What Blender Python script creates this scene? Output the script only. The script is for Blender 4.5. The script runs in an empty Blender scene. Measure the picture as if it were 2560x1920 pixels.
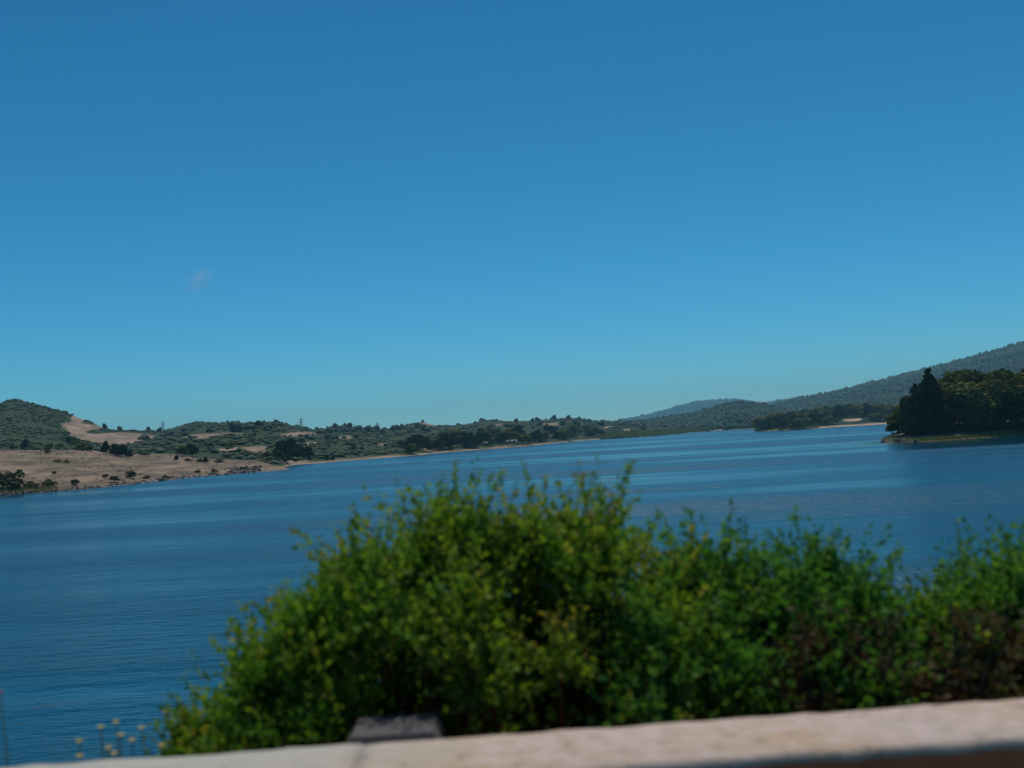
import bpy, math, random
import numpy as np
from mathutils import Matrix, Vector

R = math.radians
rng = np.random.default_rng(7)
random.seed(7)
scene = bpy.context.scene
COL = scene.collection

# ------------------------------------------------------------------ camera
CAM_H = 7.5                       # eye above the lake surface (z = 0)
FPX, CX, CY = 2625.0, 1280.0, 960.0
PITCH, ROLL = math.atan(132.3 / FPX), math.atan(0.056)
F_ = np.array([0, math.cos(PITCH), math.sin(PITCH)])
R0 = np.array([1.0, 0, 0]); U0 = np.array([0, -math.sin(PITCH), math.cos(PITCH)])
RT = math.cos(ROLL) * R0 - math.sin(ROLL) * U0
UP = math.sin(ROLL) * R0 + math.cos(ROLL) * U0
cam_d = bpy.data.cameras.new('camera'); cam = bpy.data.objects.new('camera', cam_d); COL.objects.link(cam)
cam.matrix_world = Matrix(((RT[0], UP[0], -F_[0], 0), (RT[1], UP[1], -F_[1], 0), (RT[2], UP[2], -F_[2], CAM_H), (0, 0, 0, 1)))
cam_d.sensor_width = 36.0; cam_d.lens = 36.0 * FPX / 2560.0
cam_d.clip_start = 0.05; cam_d.clip_end = 60000
cam_d.dof.use_dof = True; cam_d.dof.focus_distance = 900.0; cam_d.dof.aperture_fstop = 1.9
scene.camera = cam

# ------------------------------------------------------------------ light
SUN_EL, SUN_AZ = R(69), R(10)     # azimuth clockwise from +Y (straight ahead), towards +X
world = bpy.data.worlds.new('World'); scene.world = world; world.use_nodes = True
nt = world.node_tree; nt.nodes.clear()
wo = nt.nodes.new('ShaderNodeOutputWorld'); bg = nt.nodes.new('ShaderNodeBackground')
sky = nt.nodes.new('ShaderNodeTexSky'); sky.sky_type = 'NISHITA'; sky.sun_disc = False
sky.sun_elevation = SUN_EL; sky.sun_rotation = SUN_AZ
sky.altitude = 0; sky.air_density = 0.85; sky.dust_density = 0.0; sky.ozone_density = 6.0
# the camera's own colour response, the same for the whole sky dome
sep = nt.nodes.new('ShaderNodeSeparateColor'); com = nt.nodes.new('ShaderNodeCombineColor'); nt.links.new(sky.outputs[0], sep.inputs[0])
for i, (g_, k_) in enumerate(((2.0, 0.068), (1.27, 0.473), (1.38, 0.40))):
    pw = nt.nodes.new('ShaderNodeMath'); pw.operation = 'POWER'; pw.inputs[1].default_value = g_
    ml = nt.nodes.new('ShaderNodeMath'); ml.operation = 'MULTIPLY'; ml.inputs[1].default_value = k_
    nt.links.new(sep.outputs[i], pw.inputs[0]); nt.links.new(pw.outputs[0], ml.inputs[0]); nt.links.new(ml.outputs[0], com.inputs[i])
nt.links.new(com.outputs[0], bg.inputs[0]); bg.inputs[1].default_value = 0.1
nt.links.new(bg.outputs[0], wo.inputs[0])
sun_d = bpy.data.lights.new('sun', 'SUN'); sun = bpy.data.objects.new('sun', sun_d); COL.objects.link(sun)
sun_d.energy = 3.2; sun_d.angle = R(0.53); sun_d.color = (1.0, 0.93, 0.84)
sdir = Vector((math.sin(SUN_AZ) * math.cos(SUN_EL), math.cos(SUN_AZ) * math.cos(SUN_EL), math.sin(SUN_EL)))
sun.rotation_euler = sdir.to_track_quat('Z', 'Y').to_euler()
vs = scene.view_settings
vs.view_transform = 'Standard'; vs.look = 'None'; vs.gamma = 1.0; vs.use_curve_mapping = False; vs.exposure = 0.0
scene.cycles.volume_bounces = 0
scene.cycles.max_bounces = 6
scene.cycles.sample_clamp_indirect = 4

# ------------------------------------------------------------------ measuring helpers
def ray(u, v):
    d = F_ + (u - CX) / FPX * RT - (v - CY) / FPX * UP
    return d
def bearing(u, v):
    d = ray(u, v); return math.atan2(d[0], d[1])
def tane(u, v):
    d = ray(u, v); return d[2] / math.hypot(d[0], d[1])
def shore_dist(u, v):
    return -CAM_H / tane(u, v)
def point(u, v, D):                # world point seen at (u, v), horizontal distance D
    th = bearing(u, v)
    return np.array([D * math.sin(th), D * math.cos(th), CAM_H + D * tane(u, v)])

# ------------------------------------------------------------------ noise
def _h(ix, iy, s):
    n = (ix.astype(np.int64) * 374761393 + iy.astype(np.int64) * 668265263 + s * 974634777) & 0x7fffffff
    n = ((n ^ (n >> 13)) * 1274126177) & 0x7fffffff
    return ((n ^ (n >> 16)) & 0xffff) / 65535.0
def vnoise(x, y, s=0):
    ix, iy = np.floor(x), np.floor(y); fx, fy = x - ix, y - iy
    fx = fx * fx * (3 - 2 * fx); fy = fy * fy * (3 - 2 * fy)
    a, b = _h(ix, iy, s), _h(ix + 1, iy, s); c, d = _h(ix, iy + 1, s), _h(ix + 1, iy + 1, s)
    return (a * (1 - fx) + b * fx) * (1 - fy) + (c * (1 - fx) + d * fx) * fy
def fbm(x, y, o=4, s=0):
    t = 0; a = 0.5
    for k in range(o):
        t = t + a * (vnoise(x, y, s + k * 17) * 2 - 1); x = x * 2.03 + 3.1; y = y * 2.03 + 1.7; a *= 0.5
    return t

# ------------------------------------------------------------------ mesh + object helpers
def tag(o, label=None, cat=None, group=None, kind=None):
    if label: o['label'] = label
    if cat: o['category'] = cat
    if group: o['group'] = group
    if kind: o['kind'] = kind
    return o
def make_mesh(name, V, F, mat, smooth=False, attrs=None):
    V = np.asarray(V, dtype=np.float32); me = bpy.data.meshes.new(name)
    F = np.asarray(F, dtype=np.int32); k = F.shape[1]; n = len(F)
    me.vertices.add(len(V)); me.vertices.foreach_set('co', V.ravel())
    me.loops.add(n * k); me.loops.foreach_set('vertex_index', F.ravel())
    me.polygons.add(n); me.polygons.foreach_set('loop_start', np.arange(0, n * k, k, dtype=np.int32))
    me.polygons.foreach_set('use_smooth', np.full(n, smooth, dtype=bool))
    for an, av in (attrs or {}).items():
        at = me.attributes.new(an, 'FLOAT', 'POINT'); at.data.foreach_set('value', np.asarray(av, dtype=np.float32))
    me.update(calc_edges=True); me.validate()
    if mat: me.materials.append(mat)
    return me
def link(name, me, parent=None, loc=None):
    o = bpy.data.objects.new(name, me); COL.objects.link(o)
    if parent: o.parent = parent
    if loc is not None: o.location = loc
    return o
def empty(name, loc, rz=0, s=1.0):
    o = bpy.data.objects.new(name, None); COL.objects.link(o); o.empty_display_size = 0.2
    o.location = [float(c) for c in loc]; o.rotation_euler = (0, 0, rz); o.scale = (s, s, s) if np.isscalar(s) else s
    return o
class Geo:                          # collects quads/triangles (triangles repeat no vertex: stored as tris)
    def __init__(s): s.V = []; s.F = []; s.n = 0
    def add(s, V, F):
        V = np.asarray(V, float); s.V.append(V); s.F.append(np.asarray(F) + s.n); s.n += len(V)
    def box(s, c, d, rz=0.0, taper=1.0):
        hx, hy, hz = np.array(d) / 2
        V = np.array([[-hx, -hy, -hz], [hx, -hy, -hz], [hx, hy, -hz], [-hx, hy, -hz], [-hx * taper, -hy * taper, hz], [hx * taper, -hy * taper, hz], [hx * taper, hy * taper, hz], [-hx * taper, hy * taper, hz]])
        ca, sa = math.cos(rz), math.sin(rz); M = np.array([[ca, sa, 0], [-sa, ca, 0], [0, 0, 1]])
        s.add(V @ M + np.array(c), [[0, 3, 2, 1], [4, 5, 6, 7], [0, 1, 5, 4], [1, 2, 6, 5], [2, 3, 7, 6], [3, 0, 4, 7]])
    def tube(s, pts, rad, n=6):
        pts = np.asarray(pts, float); m = len(pts); rad = np.broadcast_to(rad, (m,))
        rows = []
        for i in range(m):
            t = pts[min(i + 1, m - 1)] - pts[max(i - 1, 0)]; t = t / (np.linalg.norm(t) + 1e-9)
            a = np.cross(t, [0.3, 1, 0.1]); a /= np.linalg.norm(a) + 1e-9; b = np.cross(t, a)
            ang = np.arange(n) * 2 * math.pi / n
            rows.append(pts[i] + rad[i] * (np.cos(ang)[:, None] * a + np.sin(ang)[:, None] * b))
        V = np.concatenate(rows); F = [[i * n + k, i * n + (k + 1) % n, (i + 1) * n + (k + 1) % n, (i + 1) * n + k] for i in range(m - 1) for k in range(n)]
        s.add(V, F)
    def mesh(s, name, mat, smooth=False):
        return make_mesh(name, np.concatenate(s.V), np.concatenate(s.F), mat, smooth)

# ------------------------------------------------------------------ materials
def new_mat(name):
    m = bpy.data.materials.new(name); m.use_nodes = True; t = m.node_tree
    return m, t, t.nodes['Principled BSDF']
def N(t, kind, **kw):
    n = t.nodes.new(kind)
    for k, v in kw.items(): setattr(n, k, v)
    return n
def noise_node(t, scale, detail=4, vec=None, rough=0.55):
    n = N(t, 'ShaderNodeTexNoise'); n.inputs['Scale'].default_value = scale; n.inputs['Detail'].default_value = detail; n.inputs['Roughness'].default_value = rough
    if vec is not None: t.links.new(vec, n.inputs['Vector'])
    return n.outputs['Fac']
def ramp(t, fac, stops):
    r = N(t, 'ShaderNodeValToRGB'); e = r.color_ramp.elements
    while len(e) < len(stops): e.new(0.5)
    for i, (p, c) in enumerate(stops):
        e[i].position = p; e[i].color = (*c, 1) if len(c) == 3 else c
    t.links.new(fac, r.inputs[0]); return r.outputs[0]
def mix(t, fac, a, b, blend='MIX'):
    m = N(t, 'ShaderNodeMixRGB', blend_type=blend)
    for s, v in ((0, fac), (1, a), (2, b)):
        if hasattr(v, 'links'): t.links.new(v, m.inputs[s])
        else: m.inputs[s].default_value = v if s == 0 else (*v, 1)
    return m.outputs[0]
def math_(t, op, a, b=0.0, clamp=False):
    m = N(t, 'ShaderNodeMath', operation=op, use_clamp=clamp)
    for s, v in ((0, a), (1, b)):
        if hasattr(v, 'links'): t.links.new(v, m.inputs[s])
        else: m.inputs[s].default_value = v
    return m.outputs[0]
def attr(t, name):
    a = N(t, 'ShaderNodeAttribute', attribute_name=name); return a.outputs['Fac']
def geo_pos(t):
    return N(t, 'ShaderNodeNewGeometry').outputs['Position']
def bump(t, h, strength, dist, bsdf):
    b = N(t, 'ShaderNodeBump'); b.inputs['Strength'].default_value = strength; b.inputs['Distance'].default_value = dist
    t.links.new(h, b.inputs['Height']); t.links.new(b.outputs[0], bsdf.inputs['Normal']); return b
def setp(b, rough=0.9, spec=0.2):
    b.inputs['Roughness'].default_value = rough; b.inputs['Specular IOR Level'].default_value = spec

def terrain_mat(name, dry_a, dry_b, grn_a, grn_b, beach=(0.36, 0.27, 0.19), ns=0.03):
    m, t, b = new_mat(name); p = geo_pos(t)
    n1 = noise_node(t, ns, 6, p, 0.65); n2 = noise_node(t, ns * 9, 4, p)
    mp = N(t, 'ShaderNodeMapping'); t.links.new(p, mp.inputs[0]); mp.inputs['Scale'].default_value = (ns * 2.2, ns * 1.1, ns * 14); mp.inputs['Rotation'].default_value = (0, 0, R(20))
    n3 = noise_node(t, 1.0, 6, mp.outputs[0], 0.7)
    dry = mix(t, ramp(t, n1, [(0.35, (0, 0, 0)), (0.65, (1, 1, 1))]), dry_a, dry_b)
    dry = mix(t, ramp(t, n3, [(0.40, (1, 1, 1)), (0.56, (0, 0, 0))]), dry, (dry_b[0] * 0.62, dry_b[1] * 0.64, dry_b[2] * 0.66))
    dry = mix(t, ramp(t, n3, [(0.56, (0, 0, 0)), (0.70, (1, 1, 1))]), dry, tuple(x * 1.25 for x in dry_a))
    dry = mix(t, ramp(t, n2, [(0.55, (0, 0, 0)), (0.68, (0.8, 0.8, 0.8))]), dry, tuple(c * 0.6 for c in dry_a))
    grn = mix(t, n2, grn_a, grn_b)
    c = mix(t, ramp(t, math_(t, 'ADD', attr(t, 'dry'), math_(t, 'MULTIPLY', math_(t, 'SUBTRACT', n1, 0.5), 0.6)), [(0.38, (0, 0, 0)), (0.56, (1, 1, 1))]), grn, dry)
    c = mix(t, attr(t, 'beach'), c, beach)
    t.links.new(c, b.inputs['Base Color']); setp(b, 0.95, 0.1)
    bump(t, n2, 0.6, 0.5, b)
    return m
MT_GOLD = terrain_mat('dry_grassland', (0.25, 0.185, 0.13), (0.17, 0.13, 0.095), (0.10, 0.095, 0.05), (0.15, 0.135, 0.07), (0.17, 0.14, 0.125), 0.05)
MT_SCRUB = terrain_mat('scrub_slope', (0.31, 0.22, 0.16), (0.24, 0.18, 0.13), (0.028, 0.043, 0.021), (0.044, 0.060, 0.028), (0.33, 0.24, 0.17), 0.02)
MT_WOOD = terrain_mat('wooded_slope', (0.40, 0.30, 0.22), (0.33, 0.24, 0.17), (0.010, 0.028, 0.016), (0.019, 0.044, 0.024), (0.38, 0.28, 0.2), 0.01)

def leaf_mat(name, stops, rough=0.6, transl=0.0, spec=0.25):
    m, t, b = new_mat(name)
    c = ramp(t, attr(t, 'tint'), stops)
    t.links.new(c, b.inputs['Base Color']); setp(b, rough, spec)
    if transl:
        tr = N(t, 'ShaderNodeBsdfTranslucent'); mx = N(t, 'ShaderNodeMixShader'); mx.inputs[0].default_value = transl
        t.links.new(mix(t, 1.0, c, (1.5, 1.5, 0.5), 'MULTIPLY'), tr.inputs[0])
        t.links.new(b.outputs[0], mx.inputs[1]); t.links.new(tr.outputs[0], mx.inputs[2])
        t.links.new(mx.outputs[0], t.nodes['Material Output'].inputs['Surface'])
    return m
ML_OAK = leaf_mat('oak_leaves', [(0, (0.026, 0.038, 0.012)), (0.45, (0.075, 0.098, 0.028)), (0.8, (0.15, 0.16, 0.055)), (1, (0.20, 0.16, 0.09))], 0.9, 0.22, 0.05)
ML_PINE = leaf_mat('pine_needles', [(0, (0.012, 0.022, 0.012)), (1, (0.032, 0.05, 0.022))], 0.9, 0.06, 0.05)
ML_SHRUB = leaf_mat('shrub_leaves', [(0, (0.035, 0.045, 0.018)), (0.6, (0.065, 0.078, 0.03)), (1, (0.11, 0.115, 0.045))], 0.9, 0.1, 0.05)
ML_SCRUB = leaf_mat('scrub_leaves', [(0, (0.024, 0.04, 0.018)), (0.5, (0.046, 0.068, 0.03)), (0.9, (0.075, 0.092, 0.04)), (1, (0.11, 0.105, 0.05))], 0.8)
ML_WOODS = leaf_mat('woodland_leaves', [(0, (0.006, 0.022, 0.013)), (1, (0.018, 0.050, 0.026))], 0.8)
ML_TUSS = leaf_mat('tussock_grass', [(0, (0.09, 0.075, 0.045)), (0.7, (0.16, 0.13, 0.08)), (1, (0.10, 0.11, 0.05))], 0.9)
ML_REED = leaf_mat('reed_blades', [(0, (0.10, 0.13, 0.04)), (1, (0.26, 0.25, 0.10))], 0.8, 0.2)
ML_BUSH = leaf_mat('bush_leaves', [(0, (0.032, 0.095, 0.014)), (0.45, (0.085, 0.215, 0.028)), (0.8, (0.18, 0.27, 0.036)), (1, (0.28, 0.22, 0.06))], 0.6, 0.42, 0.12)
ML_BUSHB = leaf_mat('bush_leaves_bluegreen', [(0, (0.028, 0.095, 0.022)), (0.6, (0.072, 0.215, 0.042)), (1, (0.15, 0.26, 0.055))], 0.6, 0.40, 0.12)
ML_DRYB = leaf_mat('dry_bush_leaves', [(0, (0.05, 0.035, 0.02)), (0.6, (0.10, 0.065, 0.04)), (1, (0.10, 0.12, 0.035))], 0.7, 0.2)
def bark(name, a, b_):
    m, t, b = new_mat(name); n = noise_node(t, 6, 5, geo_pos(t)); t.links.new(mix(t, n, a, b_), b.inputs['Base Color']); setp(b, 0.9, 0.1); bump(t, n, 0.5, 0.05, b); return m
M_BARK = bark('grey_bark', (0.12, 0.09, 0.07), (0.05, 0.035, 0.025))
M_TWIG = bark('brown_twig', (0.10, 0.06, 0.04), (0.05, 0.03, 0.02))
def plain(name, c, rough=0.7, metal=0, amp=0.25, scale=8):
    m, t, b = new_mat(name); n = noise_node(t, scale, 4, geo_pos(t))
    t.links.new(mix(t, n, tuple(x * (1 - amp) for x in c), tuple(min(1, x * (1 + amp)) for x in c)), b.inputs['Base Color']); setp(b, rough, 0.3); b.inputs['Metallic'].default_value = metal; return m
M_STEEL = plain('galvanised_steel', (0.28, 0.29, 0.31), 0.6, 0.3)
M_WHITE = plain('white_paint', (0.18, 0.175, 0.17), 0.7, 0, 0.08, 1)
M_ROOFM = plain('pale_metal_roof', (0.19, 0.21, 0.23), 0.8, 0, 0.08, 1)
M_DARK = plain('dark_glass', (0.03, 0.035, 0.04), 0.2)
M_ROCK = plain('shore_rock', (0.10, 0.085, 0.08), 0.9, 0, 0.4, 1.5)
M_SOIL = plain('brown_soil', (0.11, 0.085, 0.06), 0.95, 0, 0.4, 5)  # even brown soil colour for the lake bed and embankment
M_ASPH = plain('asphalt', (0.05, 0.05, 0.052), 0.9, 0, 0.3, 40)
M_PAINT = plain('road_line_paint', (0.7, 0.7, 0.68), 0.7, 0, 0.15, 12)
M_POST = plain('shade_dark_concrete', (0.085, 0.08, 0.085), 0.9, 0, 0.15, 4)  # concrete coloured dark to carry the deep shade under the bush
M_STEM = plain('green_stem', (0.16, 0.19, 0.08), 0.7)
M_PETAL = plain('yellow_petal', (0.50, 0.36, 0.01), 0.6, 0, 0.2, 60)
M_RED = plain('red_petal', (0.35, 0.02, 0.05), 0.6)

# water
def water_mat():
    m, t, b = new_mat('lake_water'); p = geo_pos(t)
    b.inputs['IOR'].default_value = 1.333; b.inputs['Specular IOR Level'].default_value = 0.5
    b.inputs['Base Color'].default_value = (0.001, 0.046, 0.086, 1)
    def mapped(sx, sy, rot):
        mp = N(t, 'ShaderNodeMapping'); t.links.new(p, mp.inputs[0]); mp.inputs['Scale'].default_value = (sx, sy, 1); mp.inputs['Rotation'].default_value = (0, 0, R(rot)); return mp.outputs[0]
    # gusts: long streaks of rougher and calmer water
    gust = math_(t, 'ADD', math_(t, 'MULTIPLY', noise_node(t, 1.0, 3, mapped(0.0035, 0.018, 5), 0.6), 0.7), math_(t, 'MULTIPLY', noise_node(t, 1.0, 4, mapped(0.009, 0.06, -3), 0.6), 0.3))
    band = ramp(t, gust, [(0.42, (0, 0, 0)), (0.56, (1, 1, 1))])
    # sheltered water in the lee of the wooded promontory
    lee = N(t, 'ShaderNodeVectorMath', operation='DISTANCE'); t.links.new(p, lee.inputs[0]); lc = point(2500, 1094, shore_dist(2500, 1094)); lee.inputs[1].default_value = (lc[0] + 20, lc[1], 0)
    calm = ramp(t, math_(t, 'MULTIPLY', math_(t, 'ADD', lee.outputs['Value'], math_(t, 'MULTIPLY', gust, 60)), 0.01), [(0.75, (1, 1, 1)), (1.05, (0, 0, 0))])
    band = math_(t, 'MULTIPLY', band, math_(t, 'SUBTRACT', 1.0, calm))
    w0 = noise_node(t, 1.0, 2, mapped(0.22, 0.5, -14), 0.5)
    w1 = noise_node(t, 1.0, 3, mapped(0.6, 1.6, -8), 0.55)
    w2 = noise_node(t, 1.0, 3, mapped(2.4, 5.0, 16), 0.55)
    h = math_(t, 'ADD', math_(t, 'MULTIPLY', w0, 0.30), math_(t, 'ADD', math_(t, 'MULTIPLY', w1, 0.34), math_(t, 'MULTIPLY', w2, 0.11)))
    h = math_(t, 'MULTIPLY', h, math_(t, 'MULTIPLY', math_(t, 'ADD', math_(t, 'MULTIPLY', band, 0.85), 0.12), math_(t, 'SUBTRACT', 1.0, math_(t, 'MULTIPLY', calm, 0.85))))
    bump(t, h, 1.0, 1.0, b)
    t.links.new(math_(t, 'SUBTRACT', math_(t, 'ADD', math_(t, 'MULTIPLY', band, 0.17), 0.15), math_(t, 'MULTIPLY', calm, 0.09)), b.inputs['Roughness'])
    return m
M_WATER = water_mat()

# ------------------------------------------------------------------ setting: lake bed, water
def sheet(name, x0, x1, y0, y1, z, mat, nx=2, ny=2, kind='structure', zf=None):
    X, Y = np.meshgrid(np.linspace(x0, x1, nx), np.linspace(y0, y1, ny)); Z = np.full_like(X, z) if zf is None else zf(X, Y)
    V = np.stack([X, Y, Z], -1).reshape(-1, 3); i = np.arange((ny - 1) * nx).reshape(ny - 1, nx)[:, :-1].ravel()
    o = link(name, make_mesh(name, V, np.stack([i, i + 1, i + nx + 1, i + nx], -1), mat, True)); tag(o, kind=kind); return o
sheet('ground', -9000, 9000, -1500, 10300, -4.0, M_SOIL)
sheet('lake_water', -8990, 8990, -1490, 10290, 0.0, M_WATER)

# ------------------------------------------------------------------ terrain fans
class Terrain:
    """A hill or shore: along each compass bearing it rises from a base line to a ridge line and falls behind it."""
    def __init__(s, name, ridge, base, mat, ncol=260, nrow=46, back=0.5, amp=3.0, nscale=0.01, shape=0.9, dry=None, drybase=0.0, seed=0, beach_z=1.2, fine=0.0):
        rb = sorted((bearing(u, v), D, CAM_H + D * tane(u, v)) for u, v, D in ridge)
        bb = sorted((bearing(q[0], 1120), q[1], q[2]) for q in base)
        th = np.linspace(rb[0][0], rb[-1][0], ncol)
        Dr = np.interp(th, [r[0] for r in rb], [r[1] for r in rb]); zr = np.interp(th, [r[0] for r in rb], [r[2] for r in rb])
        Db = np.interp(th, [r[0] for r in bb], [r[1] for r in bb]); zb = np.interp(th, [r[0] for r in bb], [r[2] for r in bb])
        nb = int(nrow * 0.35); t = np.concatenate([np.linspace(0, 1, nrow), 1 + np.linspace(0, 1, nb + 1)[1:] * back])
        D = np.where(t[None] <= 1, Db[:, None] + (Dr - Db)[:, None] * t[None], Dr[:, None] + (Dr - Db)[:, None] * (t[None] - 1))
        prof = np.where(t <= 1, np.clip(t, 0, 1) ** shape, 1)
        Z = zb[:, None] + (zr - zb)[:, None] * prof[None]
        fall = np.clip((t - 1) / back, 0, 1) ** 1.4
        Z = Z - fall[None] * (zr[:, None] + 3)
        X = D * np.sin(th)[:, None]; Y = D * np.cos(th)[:, None]
        env = np.clip(t * (1 - t) * 4, 0, 1) ** 0.6 * (t < 1)
        nz = fbm(X * nscale, Y * nscale, 5, seed)
        Z = Z + amp * nz * env[None] + fine * fbm(X * nscale * 8, Y * nscale * 8, 3, seed + 5) * np.clip(t * 6, 0, 1)[None]
        s.th, s.t, s.X, s.Y, s.Z, s.D = th, t, X, Y, Z, D
        s.nrow = nrow; nt_ = len(t)
        # dry patches
        dr = np.full(X.shape, drybase) + 0.22 * fbm(X * nscale * 2.2, Y * nscale * 1.2, 4, seed + 40)
        if dry:
            el = (Z - CAM_H) / D
            for (u, v, ru, rv, a) in dry:
                th0 = bearing(u, v); e0 = tane(u, v); q = ((th[:, None] - th0) * FPX / ru) ** 2 + ((el - e0) * FPX / rv) ** 2
                dr = dr + a * np.clip(1.4 - q, 0, 1)
        s.dry = dr
        beach = np.clip((beach_z - Z) / 0.5, 0, 1)
        V = np.stack([X, Y, Z], -1).reshape(-1, 3)
        j, i = np.meshgrid(np.arange(ncol - 1), np.arange(nt_ - 1), indexing='ij'); a = (j * nt_ + i).ravel()
        F = np.stack([a, a + 1, a + nt_ + 1, a + nt_], -1)[:, ::-1]
        s.obj = link(name, make_mesh(name, V, F, mat, True, {'dry': dr.ravel(), 'beach': beach.ravel()})); tag(s.obj, kind='structure')
    def _bil(s, A, fj, fi):
        j = int(min(max(fj, 0), A.shape[0] - 1.001)); i = int(min(max(fi, 0), A.shape[1] - 1.001)); a, b = fj - j, fi - i
        return A[j, i] * (1 - a) * (1 - b) + A[j + 1, i] * a * (1 - b) + A[j, i + 1] * (1 - a) * b + A[j + 1, i + 1] * a * b
    def at_uv(s, u, v):             # nearest ground under the sight line
        th = bearing(u, v); e = tane(u, v); fj = (th - s.th[0]) / (s.th[1] - s.th[0])
        fj = min(max(fj, 0), len(s.th) - 1.002); best = None
        for i in np.linspace(0, s.nrow - 1.01, s.nrow * 3):
            z = s._bil(s.Z, fj, i); D = s._bil(s.D, fj, i)
            if (z - CAM_H) / D >= e: best = i; break
        if best is None: best = s.nrow - 1.01
        return np.array([s._bil(s.X, fj, best), s._bil(s.Y, fj, best), s._bil(s.Z, fj, best)])
    def scatter(s, n, r, tmax=1.0, tmin=0.0):   # random ground points, even in area as seen
        fj = r.uniform(0, len(s.th) - 1.01, n); fi = r.uniform(tmin, tmax, n) * (s.nrow - 1.01)
        j = fj.astype(int); i = fi.astype(int); a = (fj - j)[:, None]; b = (fi - i)[:, None]
        P = np.stack([s.X, s.Y, s.Z], -1)
        Q = P[j, i] * (1 - a) * (1 - b) + P[j + 1, i] * a * (1 - b) + P[j, i + 1] * (1 - a) * b + P[j + 1, i + 1] * a * b
        d = s.dry[j, i] * (1 - a[:, 0]) + s.dry[j + 1, i] * a[:, 0]
        return Q, d

def sh(pts, z=-1.0): return [(u, shore_dist(u, v), z) for u, v in pts]

far_ridge = Terrain('far_ridge', [(1380, 1075, 8000), (1480, 1060, 8000), (1533, 1053, 8000), (1590, 1044, 8000), (1634, 1034, 8000), (1692, 1016, 8000), (1735, 1005, 8000), (1773, 1000, 8000), (1816, 998, 8000), (1840, 998, 8000), (1873, 1002, 8000), (1915, 1004, 8000), (1954, 999, 8000), (2003, 991, 8000), (2042, 991, 8000), (2150, 988, 8000), (2400, 990, 8000)],
    [(1300, 5500, 0), (2500, 5500, 0)], MT_WOOD, 260, 30, amp=25, nscale=0.0015, dry=[(1900, 1006, 40, 5, 0.7), (1990, 998, 40, 4, 0.5)], drybase=0.05, seed=3)
mountain = Terrain('mountain_ridge', [(1850, 1040, 3600), (1928, 1018, 3600), (1986, 1004, 3600), (2042, 993, 3600), (2087, 985, 3600), (2185, 958, 3600), (2296, 929, 3600), (2406, 901, 3600), (2491, 877, 3600), (2560, 858, 3600), (2700, 815, 3600), (2950, 760, 3600)],
    [(1800, 1500, 0), (3000, 1300, 2)], MT_WOOD, 320, 60, amp=26, nscale=0.0022, shape=1.15, seed=11)
green_hill = Terrain('green_hill', [(1450, 1075, 2400), (1507, 1061, 2400), (1590, 1057, 2400), (1634, 1053, 2400), (1692, 1043, 2400), (1750, 1032, 2400), (1807, 1015, 2400), (1840, 1005, 2400), (1889, 1011, 2400), (1928, 1020, 2400), (1990, 1030, 2400), (2150, 1045, 2400)],
    [(1400, 1500, 0)] + sh([(1761, 1078)]) + [(1840, 1480, -1), (1900, 1480, -1), (2200, 1500, -1)], MT_WOOD, 240, 46, amp=12, nscale=0.004, seed=21)
left_hill = Terrain('left_hill', [(-400, 1040, 1050), (-150, 1040, 1050), (0, 1009, 1050), (17, 1000, 1050), (43, 998, 1050), (67, 1005, 1050), (116, 1018, 1050), (162, 1030, 1050), (202, 1047, 1050), (260, 1069, 1050), (289, 1075, 1080), (350, 1077, 1150), (417, 1079, 1200), (470, 1095, 1200), (560, 1120, 1200)],
    [(-500, 520, 7), (600, 620, 7)], MT_SCRUB, 300, 60, amp=5, nscale=0.012, shape=1.15, seed=31,
    dry=[(235, 1082, 55, 20, 0.75), (170, 1066, 45, 12, 0.5), (290, 1097, 50, 16, 0.7), (205, 1045, 30, 9, 0.6), (330, 1095, 60, 12, 0.5), (262, 1078, 45, 6, -0.8), (60, 1060, 90, 60, -0.3)], drybase=0.12)
mid_hills = Terrain('shrubby_hills', [(330, 1100, 1500), (417, 1078, 1500), (451, 1068, 1500), (492, 1057, 1500), (560, 1058, 1500), (640, 1059, 1500), (701, 1056, 1500), (730, 1064, 1500), (785, 1074, 1500), (831, 1072, 1500), (878, 1069, 1500), (918, 1070, 1500), (956, 1077, 1550), (1022, 1063, 1650), (1057, 1056, 1700), (1092, 1064, 1700), (1140, 1064, 1750), (1173, 1062, 1800), (1202, 1052, 1800), (1240, 1050, 1800), (1269, 1055, 1850), (1330, 1053, 1900), (1385, 1048, 1950), (1420, 1045, 1950), (1452, 1049, 1950), (1507, 1055, 2000), (1560, 1058, 2050), (1660, 1066, 2100), (1800, 1078, 2100)],
    [(300, 470, 4), (560, 455, 1.5), (690, 425, 0.6)] + sh([(735, 1163), (791, 1159), (900, 1150), (1034, 1140), (1098, 1133), (1200, 1125), (1316, 1116), (1431, 1104), (1512, 1098), (1721, 1085), (1761, 1079), (1840, 1077)]) + [(1950, 1500, -2)],
    MT_SCRUB, 420, 80, amp=9, nscale=0.009, shape=0.85, seed=41, drybase=0.10,
    dry=[(610, 1122, 75, 5, 0.6), (500, 1091, 45, 6, 0.65), (560, 1087, 60, 4, 0.55), (740, 1086, 60, 6, 0.6), (860, 1094, 22, 6, 0.6), (780, 1108, 25, 5, 0.5), (1065, 1062, 30, 6, 0.7), (955, 1112, 18, 4, 0.5), (1240, 1063, 30, 4, 0.5), (1385, 1060, 20, 4, 0.6), (1355, 1060, 14, 4, 0.5), (1520, 1068, 18, 3, 0.5), (1567, 1076, 16, 3, 0.5), (1070, 1124, 30, 6, 0.6), (720, 1155, 70, 6, 0.45), (650, 1132, 30, 5, 0.35), (1300, 1080, 80, 20, -0.3)], beach_z=0.9)
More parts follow.
